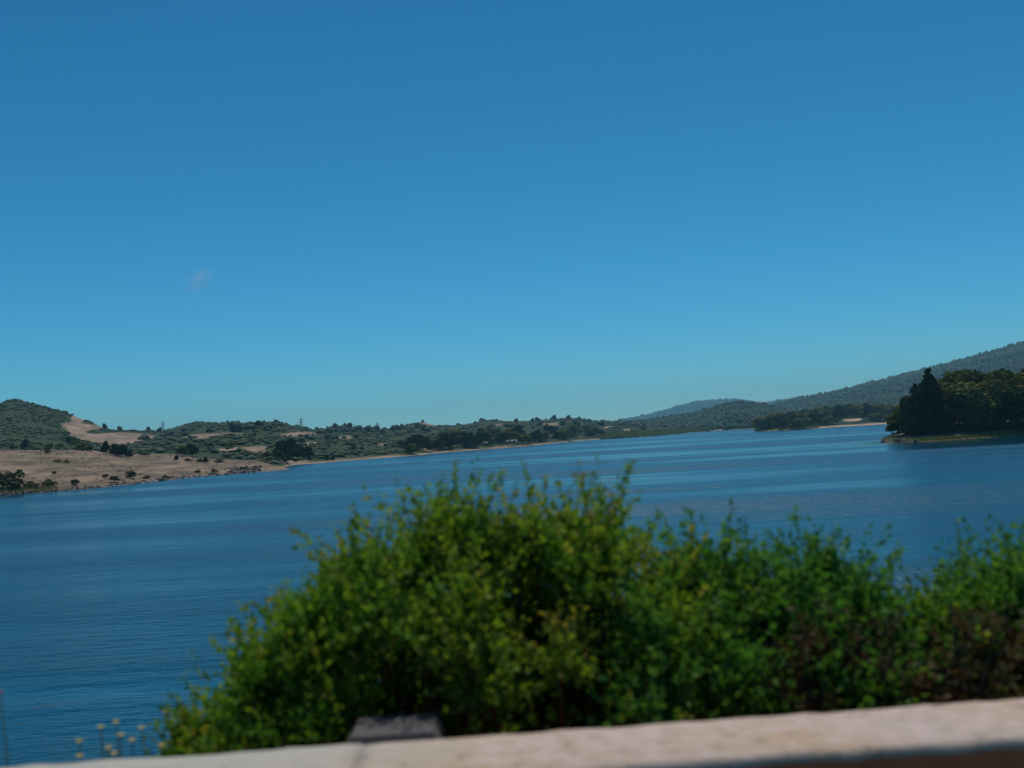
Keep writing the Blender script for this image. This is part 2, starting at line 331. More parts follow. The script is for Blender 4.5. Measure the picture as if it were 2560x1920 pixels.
gold_bank = Terrain('golden_bank', [(-500, 1135, 420), (-200, 1122, 430), (0, 1125, 430), (110, 1126, 430), (200, 1124, 435), (240, 1127, 440), (290, 1138, 450), (333, 1136, 480), (434, 1134, 500), (492, 1146, 490), (570, 1149, 470), (640, 1151, 450), (665, 1158, 430), (721, 1172, 410), (735, 1180, 410)],
    sh([(-500, 1262), (-200, 1250), (0, 1240), (159, 1229), (318, 1214), (463, 1197), (560, 1189), (640, 1182), (700, 1177), (735, 1176)]), MT_GOLD, 300, 46, amp=1.1, nscale=0.03, shape=0.75, seed=51, drybase=0.72, beach_z=0.75, fine=0.12,
    dry=[(140, 1157, 25, 4, -0.55), (175, 1157, 14, 3, -0.5), (110, 1210, 70, 4, -0.3), (20, 1237, 60, 6, -0.5), (520, 1183, 30, 3, -0.4), (510, 1155, 50, 3, -0.5), (350, 1145, 30, 4, -0.5), (240, 1140, 70, 5, -0.15)])
wood_point = Terrain('wooded_point', [(1885, 1070, 1060), (1902, 1064, 1080), (1938, 1056, 1130), (1977, 1050, 1180), (2035, 1043, 1230), (2094, 1035, 1280), (2165, 1029, 1300), (2230, 1030, 1300), (2350, 1030, 1300), (2600, 1020, 1300)],
    sh([(1885, 1078.5), (1899, 1078), (1970, 1076), (2035, 1072), (2100, 1067), (2180, 1063), (2237, 1059)]) + [(2400, 950, -1), (2600, 900, -1)], MT_WOOD, 220, 36, amp=1.5, nscale=0.012, shape=0.8, seed=61, drybase=0.1,
    dry=[(2130, 1050, 26, 4, 0.6), (2060, 1070, 40, 3, 0.4), (2190, 1058, 50, 2, 0.5)], beach_z=1.5)
promontory = Terrain('promontory', [(2205, 1094, 335), (2225, 1087, 345), (2260, 1072, 355), (2300, 1060, 365), (2360, 1045, 375), (2430, 1035, 380), (2560, 1025, 385), (2700, 1015, 390), (2950, 1000, 390)],
    [(2205, 330, -0.8), (2228, 308, -0.8)] + sh([(2240, 1104), (2270, 1105), (2328, 1104), (2440, 1096), (2560, 1088), (2700, 1080), (2950, 1066)]), MT_SCRUB, 200, 36, amp=0.8, nscale=0.03, shape=0.7, seed=71, drybase=0.42, beach_z=0.3, fine=0.1,
    dry=[(2400, 1085, 120, 5, 0.5), (2520, 1077, 60, 4, 0.4), (2330, 1100, 60, 3, -0.4), (2500, 1088, 60, 3, -0.4)])

# ------------------------------------------------------------------ far woods and scrub: nobody could count them
def ico(sub):
    p = (1 + 5 ** 0.5) / 2
    V = [(-1, p, 0), (1, p, 0), (-1, -p, 0), (1, -p, 0), (0, -1, p), (0, 1, p), (0, -1, -p), (0, 1, -p), (p, 0, -1), (p, 0, 1), (-p, 0, -1), (-p, 0, 1)]
    F = [(0, 11, 5), (0, 5, 1), (0, 1, 7), (0, 7, 10), (0, 10, 11), (1, 5, 9), (5, 11, 4), (11, 10, 2), (10, 7, 6), (7, 1, 8), (3, 9, 4), (3, 4, 2), (3, 2, 6), (3, 6, 8), (3, 8, 9), (4, 9, 5), (2, 4, 11), (6, 2, 10), (8, 6, 7), (9, 8, 1)]
    V = [np.array(v) / np.linalg.norm(v) for v in V]
    for _ in range(sub):
        c = {}; G = []
        def mid(a, b):
            k = (min(a, b), max(a, b))
            if k not in c: m = V[a] + V[b]; V.append(m / np.linalg.norm(m)); c[k] = len(V) - 1
            return c[k]
        for a, b, d in F:
            ab, bd, da = mid(a, b), mid(b, d), mid(d, a); G += [(a, ab, da), (b, bd, ab), (d, da, bd), (ab, bd, da)]
        F = G
    return np.array(V), np.array(F)
def blobs(name, P, rad, hr, mat, label, cat, sub=1, seed=0):
    r = np.random.default_rng(seed); V0, F0 = ico(sub); n, k = len(P), len(V0)
    rr = rad[:, None] * (1 + 0.38 * r.uniform(-1, 1, (n, k)))
    V = V0[None] * rr[..., None]; V[..., 2] *= hr[:, None]; V += P[:, None]
    V[..., 2] += (rad * hr * 0.45)[:, None]
    F = (F0[None] + (np.arange(n) * k)[:, None, None]).reshape(-1, 3)
    tint = np.repeat(np.clip(r.normal(0.5, 0.15, n), 0, 1), k) + r.uniform(-0.12, 0.12, n * k)
    o = link(name, make_mesh(name, V.reshape(-1, 3), F, mat, mat is not M_ROCK, {'tint': tint})); return tag(o, label, cat, kind='stuff')
def woods(T, n, r0, r1, name, label, mat, hr=1.1, sub=0, seed=0, thr=0.45, tmin=0.0, zmin=1.0, cl=0.0, cs=0.01):
    r = np.random.default_rng(seed); P, d = T.scatter(n, r, 1.04, tmin)
    keep = (d + r.uniform(-0.12, 0.12, n) < thr) & (P[:, 2] > zmin)
    if cl: keep &= (fbm(P[:, 0] * cs, P[:, 1] * cs, 3, seed) > cl - 1 + r.uniform(-0.15, 0.15, n))
    P = P[keep]; m = len(P); rad = r0 + (r1 - r0) * r.random(m) ** 2.2
    return blobs(name, P, rad, hr * r.uniform(0.7, 1.25, m), mat, label, 'woodland', sub, seed)
woods(mountain, 27000, 2.8, 6.8, 'woodland', 'hazy blue-green forest covering the long ridge rising to the right', ML_WOODS, 1.2, 0, 1)
woods(green_hill, 9000, 2.0, 5.5, 'woodland', 'green woods on the rounded hill beyond the far end of the lake', ML_WOODS, 1.1, 0, 2)
woods(far_ridge, 5000, 6, 13, 'woodland', 'pale blue woods on the farthest ridge at the horizon', ML_WOODS, 0.7, 0, 3, 0.5)
woods(left_hill, 9000, 0.6, 2.2, 'scrub', 'dark scrub covering the conical hill at the left', ML_SCRUB, 0.5, 0, 4, 0.36, 0.0, 1.0, 0.7, 0.02)
woods(mid_hills, 16000, 0.6, 2.6, 'scrub', 'green scrub over the low hills behind the left shore', ML_SCRUB, 0.55, 0, 5, 0.33, 0.01, 1.6, 0.78, 0.02)
woods(mid_hills, 1100, 2.2, 5, 'woodland', 'dark tree belts along the crest of the low hills', ML_WOODS, 1.0, 1, 6, 0.3, 0.30, 2, 1.08, 0.006)

woods(gold_bank, 2200, 0.1, 0.42, 'dry_tussocks', 'brown dry tussocks dotted over the golden bank', ML_TUSS, 0.6, 0, 8, 2.0, 0.02, 0.7, 0.95, 0.05)

# ------------------------------------------------------------------ trees
def cards(P, Nrm, size, r, jit=0.7):
    n = len(P); d = Nrm + r.normal(0, jit, (n, 3)); d /= np.linalg.norm(d, axis=1)[:, None] + 1e-9
    a = np.cross(d, r.normal(0, 1, (n, 3))); a /= np.linalg.norm(a, axis=1)[:, None] + 1e-9; b = np.cross(d, a)
    s = size * r.uniform(0.6, 1.4, n); a *= s[:, None]; b *= (s * r.uniform(0.5, 0.9, n))[:, None]
    V = np.stack([P - a, P + b * 0.9 - d * (s * 0.2)[:, None], P + a, P - b], 1).reshape(-1, 3)
    F = np.arange(4 * n).reshape(n, 4); return V, F
def crown_mesh(name, lobes, per, size, mat, seed):
    r = np.random.default_rng(seed); VV = []; T = []
    for (c, e, w) in lobes:
        n = int(per * w); u = r.normal(0, 1, (n, 3)); u /= np.linalg.norm(u, axis=1)[:, None]
        u[:, 2] = np.where(u[:, 2] < -0.5, -u[:, 2] * 0.6, u[:, 2])
        rad = r.uniform(0.55, 1.08, n) ** 0.6
        lump = 1 + 0.22 * fbm(u[:, 0] * 2.5 + c[0], u[:, 1] * 2.5 + u[:, 2] * 2 + c[1], 2, seed)
        P = np.array(c) + u * np.array(e) * (rad * lump)[:, None]
        V, F = cards(P, u, size, r); VV.append(V)
        base = np.clip(r.normal(0.45, 0.26), 0, 1); T.append(np.repeat(np.clip(base + r.normal(0, 0.16, n), 0, 1), 4))
    V = np.concatenate(VV); F = np.arange(len(V)).reshape(-1, 4)
    return make_mesh(name, V, F, mat, False, {'tint': np.concatenate(T)})
def trunk_mesh(name, H, r0, limbs, seed, mat=M_BARK):
    r = np.random.default_rng(seed); g = Geo()
    k = 6; pts = np.array([[0.04 * H * math.sin(i * 1.3 + seed) * i / k, 0.03 * H * math.cos(i + seed) * i / k, -0.3 + (H * 0.8 + 0.3) * i / k] for i in range(k + 1)])
    g.tube(pts, np.linspace(r0, r0 * 0.25, k + 1), 7)
    for (c, e, w) in limbs[:8]:
        s = pts[r.integers(1, 4)]; m = (s + np.array(c)) / 2 + [0, 0, -0.04 * H]; g.tube([s, m, c], [r0 * 0.5, r0 * 0.35, r0 * 0.12], 5)
    return g.mesh(name, mat, True)
def lobes_oak(H, W, seed, n=11, low=0.22):
    r = np.random.default_rng(seed); L = []
    for i in range(n):
        a = i * 2.4 + r.uniform(-0.5, 0.5); q = r.uniform(0.1, 1) ** 0.7; z = H * (low + (0.86 - low) * (1 - q * 0.75) * r.uniform(0.75, 1)) if i else H * 0.74
        rr = W * 0.5 * q * 0.7; s = W * r.uniform(0.19, 0.29)
        L.append(((rr * math.cos(a), rr * math.sin(a), z), (s, s, s * r.uniform(0.65, 0.9)), s * s / (W * W * 0.05)))
    return L
def lobes_pine(H, W, seed, tiers=9):
    r = np.random.default_rng(seed); L = []
    for i in range(tiers):
        f = i / (tiers - 1); z = H * (0.12 + 0.84 * f); rad = W * 0.5 * (1 - f) ** 0.75 + 0.04 * W
        m = 4 if f < 0.7 else 2
        for k in range(m):
            a = i * 1.1 + k * 2 * math.pi / m + r.uniform(-0.3, 0.3); q = rad * r.uniform(0.45, 0.75)
            s = rad * r.uniform(0.42, 0.62) + 0.45
            L.append(((q * math.cos(a), q * math.sin(a), z + r.uniform(-0.3, 0.3)), (s, s, s * 0.5 + 0.3), max(0.3, s * s / (W * W * 0.05))))
    return L
KINDS = {}
def kind(name, H, lobes, per, size, mat, r0, seed):
    KINDS[name] = (H, crown_mesh(name + '_crown', lobes, per, size, mat, seed), trunk_mesh(name + '_trunk', H, r0, lobes, seed) if r0 else None)
for i in range(4): kind('oak%d' % i, 12, lobes_oak(12, 11 + i, 100 + i, 13), 430, 0.42, ML_OAK, 0.35, 100 + i)
for i in range(2): kind('pine%d' % i, 19, lobes_pine(19, 9.5 + i, 110 + i, 13), 210, 0.42, ML_PINE, 0.4, 110 + i)
for i in range(3): kind('dark%d' % i, 11, lobes_oak(11, 9.5 + i, 120 + i, 12, 0.06), 150, 0.7, ML_PINE, 0.3, 120 + i)
for i in range(3): kind('small%d' % i, 10, lobes_oak(10, 10.5 + i, 130 + i, 12, 0.05), 120, 0.75, ML_OAK, 0.3, 130 + i)
for i in range(3): kind('shrub%d' % i, 2.2, lobes_oak(2.2, 3.2 + 0.4 * i, 140 + i, 7, 0.05), 90, 0.2, ML_SHRUB, 0.06, 140 + i)
def tree(kd, P, H, label, cat='tree', group=None, name='oak_tree', wx=1.0, rz=None):
    h0, cm, tm = KINDS[kd]; s = H / h0
    o = empty(name, P, random.uniform(0, 6.28) if rz is None else rz, (s * wx, s * wx, s)); tag(o, label, cat, group)
    link('crown' if cat != 'shrub' else 'foliage', cm, o); link('trunk' if cat != 'shrub' else 'stem', tm, o)
    return o
def hgt(T_P, u, vtop):             # height that reaches the sight line (u, vtop) from ground point
    D = math.hypot(T_P[0], T_P[1]); return CAM_H + D * tane(u, vtop) - T_P[2]

# promontory at the right
rp = random.Random(3)
PT = [ # u, v of foot, v of top, kind, width, label, name
 (2331, 1084, 921, 'pine0', 1.05, 'tall dark pointed pine at the left end of the wooded promontory', 'pine_tree'),
 (2296, 1086, 957, 'pine1', 0.9, 'shorter dark pine just left of the tallest promontory pine', 'pine_tree'),
 (2272, 1084, 985, 'oak1', 0.75, 'oak on the promontory between the leftmost crown and the shorter pine', 'oak_tree'),
 (2246, 1082, 1020, 'oak2', 0.8, 'leftmost low oak leaning over the water at the promontory tip', 'oak_tree'),
 (2232, 1090, 1046, 'oak0', 0.8, 'small low tree at the very tip of the promontory', 'oak_tree'),
 (2370, 1075, 934, 'oak0', 1.1, 'round oak right behind the tall promontory pine', 'oak_tree'),
 (2412, 1072, 916, 'oak1', 1.15, 'broad high oak crown in the middle of the promontory', 'oak_tree'),
 (2456, 1070, 915, 'oak2', 1.1, 'tall rounded oak right of the middle of the promontory', 'oak_tree'),
 (2500, 1068, 921, 'oak3', 1.1, 'oak in the dip between two higher crowns at the right', 'oak_tree'),
 (2548, 1066, 904, 'oak0', 1.15, 'highest oak of the promontory at the right edge of the picture', 'oak_tree'),
 (2600, 1064, 900, 'oak1', 1.1, 'tall oak on the promontory cut off by the right picture edge', 'oak_tree')]
for u, v, vt, kd, w, lb, nm in PT:
    P = promontory.at_uv(u, v); tree(kd, P, hgt(P, u, vt), lb, 'tree', 'trees on the promontory', nm, w)
for k in range(26):
    u = 2275 + k * 13.5 + rp.uniform(-5, 5); v = 1080 - (u - 2275) * 0.04 + rp.uniform(-9, 1)
    P = promontory.at_uv(u, v); top = v - rp.uniform(45, 105) * (0.6 if u < 2310 else 1)
    tree('oak%d' % rp.randrange(4), P, hgt(P, u, top), 'dark lower tree in the front thicket of the promontory', 'tree', 'front thicket of the promontory', 'oak_tree', rp.uniform(0.95, 1.35))
for k in range(22):
    u = 2268 + k * 16 + rp.uniform(-6, 6); v = 1086 - (u - 2268) * 0.05 + rp.uniform(-4, 2)
    P = promontory.at_uv(u, v); tree('shrub%d' % rp.randrange(3), P, rp.uniform(1.6, 3.6), 'low shrub along the foot of the promontory trees', 'shrub', 'shrubs at the foot of the promontory', 'shrub', rp.uniform(0.9, 1.4))
# wooded point behind
sil = [(1899, 1060), (1902, 1045), (1938, 1033), (1977, 1028), (2035, 1018), (2094, 1009), (2165, 1004), (2230, 1007), (2300, 1005)]
for k in range(87):
    u = 1905 + (k % 29) * 12 + rp.uniform(-5, 5); back = k < 29; front = k >= 58
    st = np.interp(u, [a for a, b in sil], [b for a, b in sil])
    ft = st + (26 if back else 48 if front else 37) + rp.uniform(-2, 3); shore = np.interp(u, [1899, 2035, 2237], [1073, 1067, 1053])
    ft = min(ft, shore); P = wood_point.at_uv(u, ft); H = hgt(P, u, st + rp.uniform(-2, 5)) if back else rp.uniform(10, 14) if not front else rp.uniform(6, 10)
    if front and 2090 < u < 2175: continue
    tree(('small%d' if rp.random() < 0.75 else 'dark%d') % rp.randrange(3), P, max(5, H), 'dense tree on the back crest of the wooded point across the lake' if back else 'dense tree lower down the wooded point across the lake', 'tree', 'crest trees of the wooded point' if back else 'lower trees of the wooded point', 'oak_tree', rp.uniform(1.0, 1.35))
for u, v, H, w, lb in [(1908, 1074, 13, 1.2, 'leftmost tree at the tip of the wooded point'), (1925, 1074, 13, 1.1, 'low dark tree next to the tip of the wooded point'), (1955, 1075, 14, 1.3, 'dark bushy tree at the waterline of the wooded point'), (1990, 1074, 10, 1.2, 'tree at the water where the tan beach begins'), (2010, 1072, 10, 1.2, 'tree at the left end of the tan beach'),
        (2100, 1052, 18, 0.9, 'tall dark tree rising above the tan clearing on the wooded point'), (2178, 1050, 16, 1.2, 'large dark tree right of the tan clearing on the wooded point'), (2205, 1053, 8, 1.2, 'bright green low tree above the right end of the tan beach')]:
    P = wood_point.at_uv(u, v); tree(('dark%d' if 'dark' in lb else 'small%d') % rp.randrange(3), P, H, lb, 'tree', 'trees of the wooded point', 'oak_tree', w)
# left shore trees: u, foot v, top v, kind, width, label
LT = [(264, 1136, 1098, 'dark0', 0.65, 'slim dark tree at the left of the dark clump on the golden slope'), (288, 1140, 1108, 'dark1', 0.9, 'dark tree in the middle of the clump on the golden slope'), (306, 1142, 1108, 'dark2', 0.85, 'upright dark tree at the right of the clump on the golden slope'), (322, 1146, 1126, 'dark0', 1.2, 'low dark tree trailing right of the clump on the golden slope'), (300, 1140, 1122, 'dark1', 1.4, 'low dark crown filling the foot of the clump on the golden slope'),
      (61, 1124, 1096, 'dark1', 0.8, 'dark tree below the conical hill near the left edge'), (30, 1124, 1110, 'dark2', 1.0, 'low dark tree nearest the left edge at the top of the golden slope'), (182, 1112, 1088, 'small1', 1.2, 'rounded dark tree at the right foot of the conical hill'), (150, 1122, 1106, 'small0', 1.6, 'bright bushy tree between the conical hill and the golden slope'), (205, 1126, 1112, 'small2', 1.5, 'low bushy tree on the upper edge of the golden slope'), (120, 1123, 1108, 'small1', 1.5, 'bushy green tree left of the bright bushy one at the top of the golden slope'),
      (480, 1143, 1105, 'dark2', 1.0, 'tall dark tree standing alone beyond the golden slope'), (456, 1141, 1112, 'small0', 1.1, 'lower tree just left of the lone tall dark tree'), (441, 1153, 1136, 'dark0', 0.9, 'small dark tree standing on the bare golden flat'), (515, 1157, 1147, 'dark1', 1.0, 'small dark bush tree on the golden flat right of the others'),
      (576, 1122, 1103, 'small2', 1.2, 'tree above the pale dirt track'), (528, 1122, 1104, 'small0', 0.9, 'small tree at the left end of the pale dirt track'),
      (706, 1148, 1095, 'dark0', 1.0, 'tall dark tree at the left of the large grove by the shore'), (726, 1146, 1094, 'dark1', 1.0, 'tallest dark crown of the large grove by the shore'), (745, 1150, 1104, 'dark2', 1.0, 'dark tree in the right half of the large grove by the shore'), (768, 1148, 1112, 'dark0', 1.1, 'lower dark tree at the right end of the large grove'), (754, 1108, 1092, 'small0', 1.1, 'small round tree behind the large grove'), (716, 1157, 1130, 'dark1', 1.2, 'dark tree at the foot of the large grove near the water'), (697, 1152, 1125, 'small1', 1.2, 'green tree at the lower left of the large grove'), (664, 1144, 1128, 'small2', 1.1, 'small dark green tree left of the large grove'), (774, 1154, 1137, 'dark1', 0.6, 'slim small tree between the large grove and the shore bush pair'),
      (818, 1153, 1137, 'dark2', 1.0, 'left of the two dark bush trees by the shore'), (832, 1152, 1139, 'dark0', 1.0, 'right of the two dark bush trees by the shore'), (884, 1125, 1112, 'small1', 1.2, 'tree on the scrub slope above the narrow beach'), (905, 1128, 1114, 'small0', 1.0, 'second tree on the scrub slope above the narrow beach'),
      (1008, 1124, 1098, 'small2', 1.1, 'tree at the left end of the tree belt over the beach')]
def left_terr(u, v): return gold_bank if (u < 530 and v > np.interp(u, [0, 200, 240, 290, 434, 492], [1127, 1126, 1129, 1139, 1137, 1149]) - 1) else (left_hill if u < 215 else mid_hills)
for u, v, vt, kd, w, lb in LT:
    P = left_terr(u, v).at_uv(u, v); tree(kd, P, max(2.5, hgt(P, u, vt)), lb, 'tree', 'trees along the left shore', 'cypress_tree' if 'dark' in kd else 'oak_tree', w)
# tree belt on the middle shore
for k in range(64):
    u = 1030 + k * 7.6 + rp.uniform(-5, 5); vs_ = np.interp(u, [1030, 1098, 1200, 1316, 1431, 1512], [1138, 1131, 1122, 1113, 1101, 1094])
    f = rp.random(); v = vs_ - 2 - f * 22; P = mid_hills.at_uv(u, v); H = rp.uniform(5.5, 11)
    tree(('dark%d' if rp.random() < 0.6 else 'small%d') % rp.randrange(3), P, H, 'dark tree in the belt along the middle shore', 'tree', 'tree belt along the middle shore', 'cypress_tree', rp.uniform(1.0, 1.4))
# skyline trees
for u, v, H, lb in [(1386, 1052, 16, 'lone tree sticking up on the skyline left of the highest crown'), (1420, 1050, 13, 'rounded tree on the highest point of the middle skyline'), (1449, 1052, 11, 'small tree on the skyline right of the highest crown'), (1345, 1056, 13, 'tree on the middle skyline above two tan clearings'), (1332, 1058, 11, 'leftmost of the trees on the middle skyline'), (1290, 1058, 10, 'small skyline tree right of the rounded green hilltop'), (840, 1074, 12, 'upright tree on the left skyline right of the saddle'), (862, 1072, 10, 'low tree on the left skyline'), (875, 1071, 11, 'tree on the left skyline at the start of the dark ridge'), (300, 1077, 7, 'small tree on the saddle right of the conical hill'), (371, 1079, 8, 'small tree on the skyline left of the nearest pylon'), (398, 1080, 7, 'low tree on the skyline beside the nearest pylon'), (262, 1072, 8, 'tree on the lower right flank of the conical hill'), (1057, 1057, 7, 'low tree on the little bare peak of the skyline')]:
    T = mid_hills if u > 417 else left_hill; P = T.at_uv(u, v); tree('small%d' % rp.randrange(3), P, H * 0.68, lb, 'tree', 'skyline trees', 'oak_tree', rp.uniform(0.7, 1.0))
# shrubs on the golden bank: u, v, height, width, label
SH = [(8, 1222, 4.2, 1.5, 'large dark green shrub cut by the left edge above the shore'), (48, 1184, 1.2, 1.2, 'lone dark shrub on the bare golden slope near the left edge'), (135, 1186, 0.9, 1.0, 'small dark shrub in the middle of the golden slope'), (330, 1196, 2.2, 1.0, 'tallest shrub above the rocky shore'), (285, 1206, 1.8, 1.2, 'shrub on the rocky shore left of the tallest shore shrub'), (265, 1195, 1.1, 1.2, 'small dark shrub above the rocks'), (190, 1213, 1.6, 1.3, 'shrub over the dark rocks at the left shore'), (125, 1216, 1.6, 1.4, 'bright green shrub at the left shore'), (80, 1220, 1.5, 1.6, 'spreading shrub at the left shore'), (36, 1224, 1.6, 1.6, 'shrub beside the large dark one at the left edge'), (365, 1198, 1.0, 1.4, 'low shrub right of the tallest shore shrub'), (415, 1196, 1.0, 1.3, 'low dark shrub further right on the rocky shore'), (494, 1182, 1.0, 1.4, 'pale green shrub near the dark headland rocks'), (535, 1181, 1.2, 1.3, 'green shrub left of the dark headland rocks'), (225, 1128, 2.0, 1.0, 'dark round shrub on the crest of the golden slope'), (206, 1125, 2.6, 1.1, 'green shrub on the crest of the golden slope'), (360, 1140, 1.6, 1.8, 'low shrub patch behind the dark tree clump'), (470, 1153, 1.0, 2.2, 'flat shrub patch on the golden flat'), (500, 1155, 1.2, 2.0, 'spreading shrub patch beside the small bush tree'), (550, 1157, 1.4, 1.8, 'rightmost shrub of the row on the golden flat'), (145, 1156, 0.8, 2.6, 'flat green shrub patch on the golden slope'), (168, 1158, 0.8, 2.0, 'flat shrub right of the green patch on the golden slope'), (610, 1176, 1.2, 1.4, 'dark shrub on the headland rocks'), (640, 1172, 1.0, 1.4, 'shrub near the tip of the golden headland'), (120, 1133, 1.2, 1.4, 'shrub below the crest of the golden slope')]
for u, v, H, w, lb in SH:
    P = gold_bank.at_uv(u, v); tree('shrub%d' % rp.randrange(3), P, H, lb, 'shrub', 'shrubs on the golden bank', 'shrub', w)
# rocks and reeds
def rocks(T, n, us, name, label, seed, smax, z0=-0.2, z1=0.9):
    r = np.random.default_rng(seed); Q = []
    for k in range(n):
        u = r.uniform(us[0], us[1]); th = bearing(u, 1150); fj = min(max((th - T.th[0]) / (T.th[1] - T.th[0]), 0), len(T.th) - 1.01); zc = r.uniform(z0, z1)
        j = int(fj); i = int(np.argmax(T.Z[j] > zc)); i = max(i, 1); f = (zc - T.Z[j, i - 1]) / (T.Z[j, i] - T.Z[j, i - 1] + 1e-6)
        w = fj - j; P = np.array([(A[j, i - 1] + (A[j, i] - A[j, i - 1]) * f) for A in (T.X, T.Y)]); P2 = np.array([(A[j + 1, i - 1] + (A[j + 1, i] - A[j + 1, i - 1]) * f) for A in (T.X, T.Y)])
        P = P * (1 - w) + P2 * w; Q.append([P[0], P[1], zc - 0.1])
    Q = np.array(Q); rad = 0.2 + smax * r.random(n) ** 3
    o = blobs(name, Q, rad, r.uniform(0.4, 0.8, n), M_ROCK, label, 'rocks', 0, seed); return o
rocks(gold_bank, 800, (-150, 600), 'shore_rocks', 'grey rocks along the waterline of the golden bank', 5, 0.55, -0.2, 0.6)
rocks(gold_bank, 220, (570, 650), 'shore_rocks', 'dark rocks on the golden headland', 6, 0.9, -0.1, 1.8)
rocks(promontory, 160, (2208, 2300), 'shore_rocks', 'dark rocks at the tip of the promontory', 7, 0.5, -0.2, 0.5)
def reeds(name, label, T, us, n, h, seed, z0, z1):
    r = np.random.default_rng(seed); VV = []; tt = []
    for k in range(n):
        u = r.uniform(*us); th = bearing(u, 1100); fj = min(max((th - T.th[0]) / (T.th[1] - T.th[0]), 0), len(T.th) - 1.01); j = int(fj); w = fj - j
        zc = r.uniform(z0, z1); i = max(1, int(np.argmax(T.Z[j] > zc))); f = np.clip((zc - T.Z[j, i - 1]) / (T.Z[j, i] - T.Z[j, i - 1] + 1e-6), 0, 1)
        P = np.array([(A[j, i - 1] + (A[j, i] - A[j, i - 1]) * f) * (1 - w) + (A[j + 1, i - 1] + (A[j + 1, i] - A[j + 1, i - 1]) * f) * w for A in (T.X, T.Y)])
        H = h * r.uniform(0.5, 1.2); wd = H * r.uniform(0.2, 0.5); a = r.uniform(0, math.pi); dx, dy = wd * math.cos(a), wd * math.sin(a); lx, ly = r.normal(0, 0.2 * H, 2)
        VV += [[P[0] - dx, P[1] - dy, zc - 0.2], [P[0] + dx, P[1] + dy, zc - 0.2], [P[0] + dx * 0.5 + lx, P[1] + dy * 0.5 + ly, zc + H], [P[0] - dx * 0.6 + lx, P[1] - dy * 0.6 + ly, zc + H * 0.85]]
        tt += [r.random()] * 4
    V = np.array(VV); o = link(name, make_mesh(name, V, np.arange(len(V)).reshape(-1, 4), ML_REED, False, {'tint': tt})); return tag(o, label, 'reeds', kind='stuff')
reeds('reeds', 'pale green reeds along the far end of the lake', mid_hills, (1500, 1775), 3500, 3.0, 8, -0.3, 3.5)
reeds('shore_grass', 'bright green grass on the shore of the promontory', promontory, (2242, 2700), 6000, 0.35, 9, 0.0, 0.8)
reeds('shore_grass', 'green grass at the waterline of the wooded point', wood_point, (1890, 2050), 900, 0.9, 10, 0.0, 1.0)
reeds('shore_grass', 'green grass at the waterline of the golden bank', gold_bank, (-150, 140), 1500, 0.45, 12, 0.0, 1.2)

# ------------------------------------------------------------------ pylons on the skyline
def pylon_meshes():
    H = 40.0; b0, b1 = 4.0, 0.7
    legs = []
    for sx in (-1, 1):
        for sy in (-1, 1):
            g = Geo(); g.tube([(sx * b0, sy * b0, -1.5), (sx * 1.6, sy * 1.6, H * 0.6), (sx * b1, sy * b1, H)], [0.32, 0.26, 0.2], 4); legs.append(g.mesh('leg', M_STEEL))
    br = Geo()
    def hw(z): return b0 + (1.6 - b0) * z / (H * 0.6) if z < H * 0.6 else 1.6 + (b1 - 1.6) * (z - H * 0.6) / (H * 0.4)
    zs = [0, 7, 13, 18, 22, 26, 30, 34, 38]
    for a, b in zip(zs[:-1], zs[1:]):
        for k in range(4):
            c0 = [(-1, -1), (1, -1), (1, 1), (-1, 1)][k]; c1 = [(-1, -1), (1, -1), (1, 1), (-1, 1)][(k + 1) % 4]; w0, w1 = hw(a), hw(b)
            br.tube([(c0[0] * w0, c0[1] * w0, a), (c1[0] * w1, c1[1] * w1, b)], 0.12, 4); br.tube([(c1[0] * w0, c1[1] * w0, a), (c0[0] * w1, c0[1] * w1, b)], 0.12, 4)
    arms = []
    for z, L in ((26, 6.5), (31, 8), (36, 5.5)):
        g = Geo(); w = hw(z)
        for s in (-1, 1):
            g.tube([(s * w * 0.5, -w, z), (s * L, 0, z + 0.4)], 0.2, 4); g.tube([(s * w * 0.5, w, z), (s * L, 0, z + 0.4)], 0.2, 4); g.tube([(s * w * 0.5, 0, z + 2), (s * L, 0, z + 0.4)], 0.18, 4)
            g.tube([(s * L, 0, z + 0.4), (s * L, 0, z - 1.4)], 0.16, 5)
        arms.append(g.mesh('crossarm', M_STEEL))
    return legs, br.mesh('bracing', M_STEEL), arms
PL, PB, PA = pylon_meshes()
for u, v, vt, D, lb in [(407, 1084, 1052, 1480, 'nearest lattice pylon in the saddle right of the conical hill'), (752, 1074, 1044, 1750, 'lattice pylon on the skyline right of the long flat hilltop'), (877, 1078, 1056, 2200, 'faint small pylon above the left skyline trees'), (943, 1082, 1056, 2100, 'faint pylon on the skyline left of the little bare peak')]:
    top = point(u, vt, D); H = 40.0; s = 1.0
    T = mid_hills; th = bearing(u, v); fj = (th - T.th[0]) / (T.th[1] - T.th[0]); i = int(np.argmin(abs(T.D[int(fj)] - D))); gz = min(T.Z[int(fj), i], top[2] - 22)
    o = empty('lattice_pylon', (top[0], top[1], gz), 0.5, (top[2] - gz) / H); tag(o, lb, 'pylon', 'skyline pylons')
    for m in PL: link('leg', m, o)
    link('bracing', PB, o)
    for m in PA: link('crossarm', m, o)

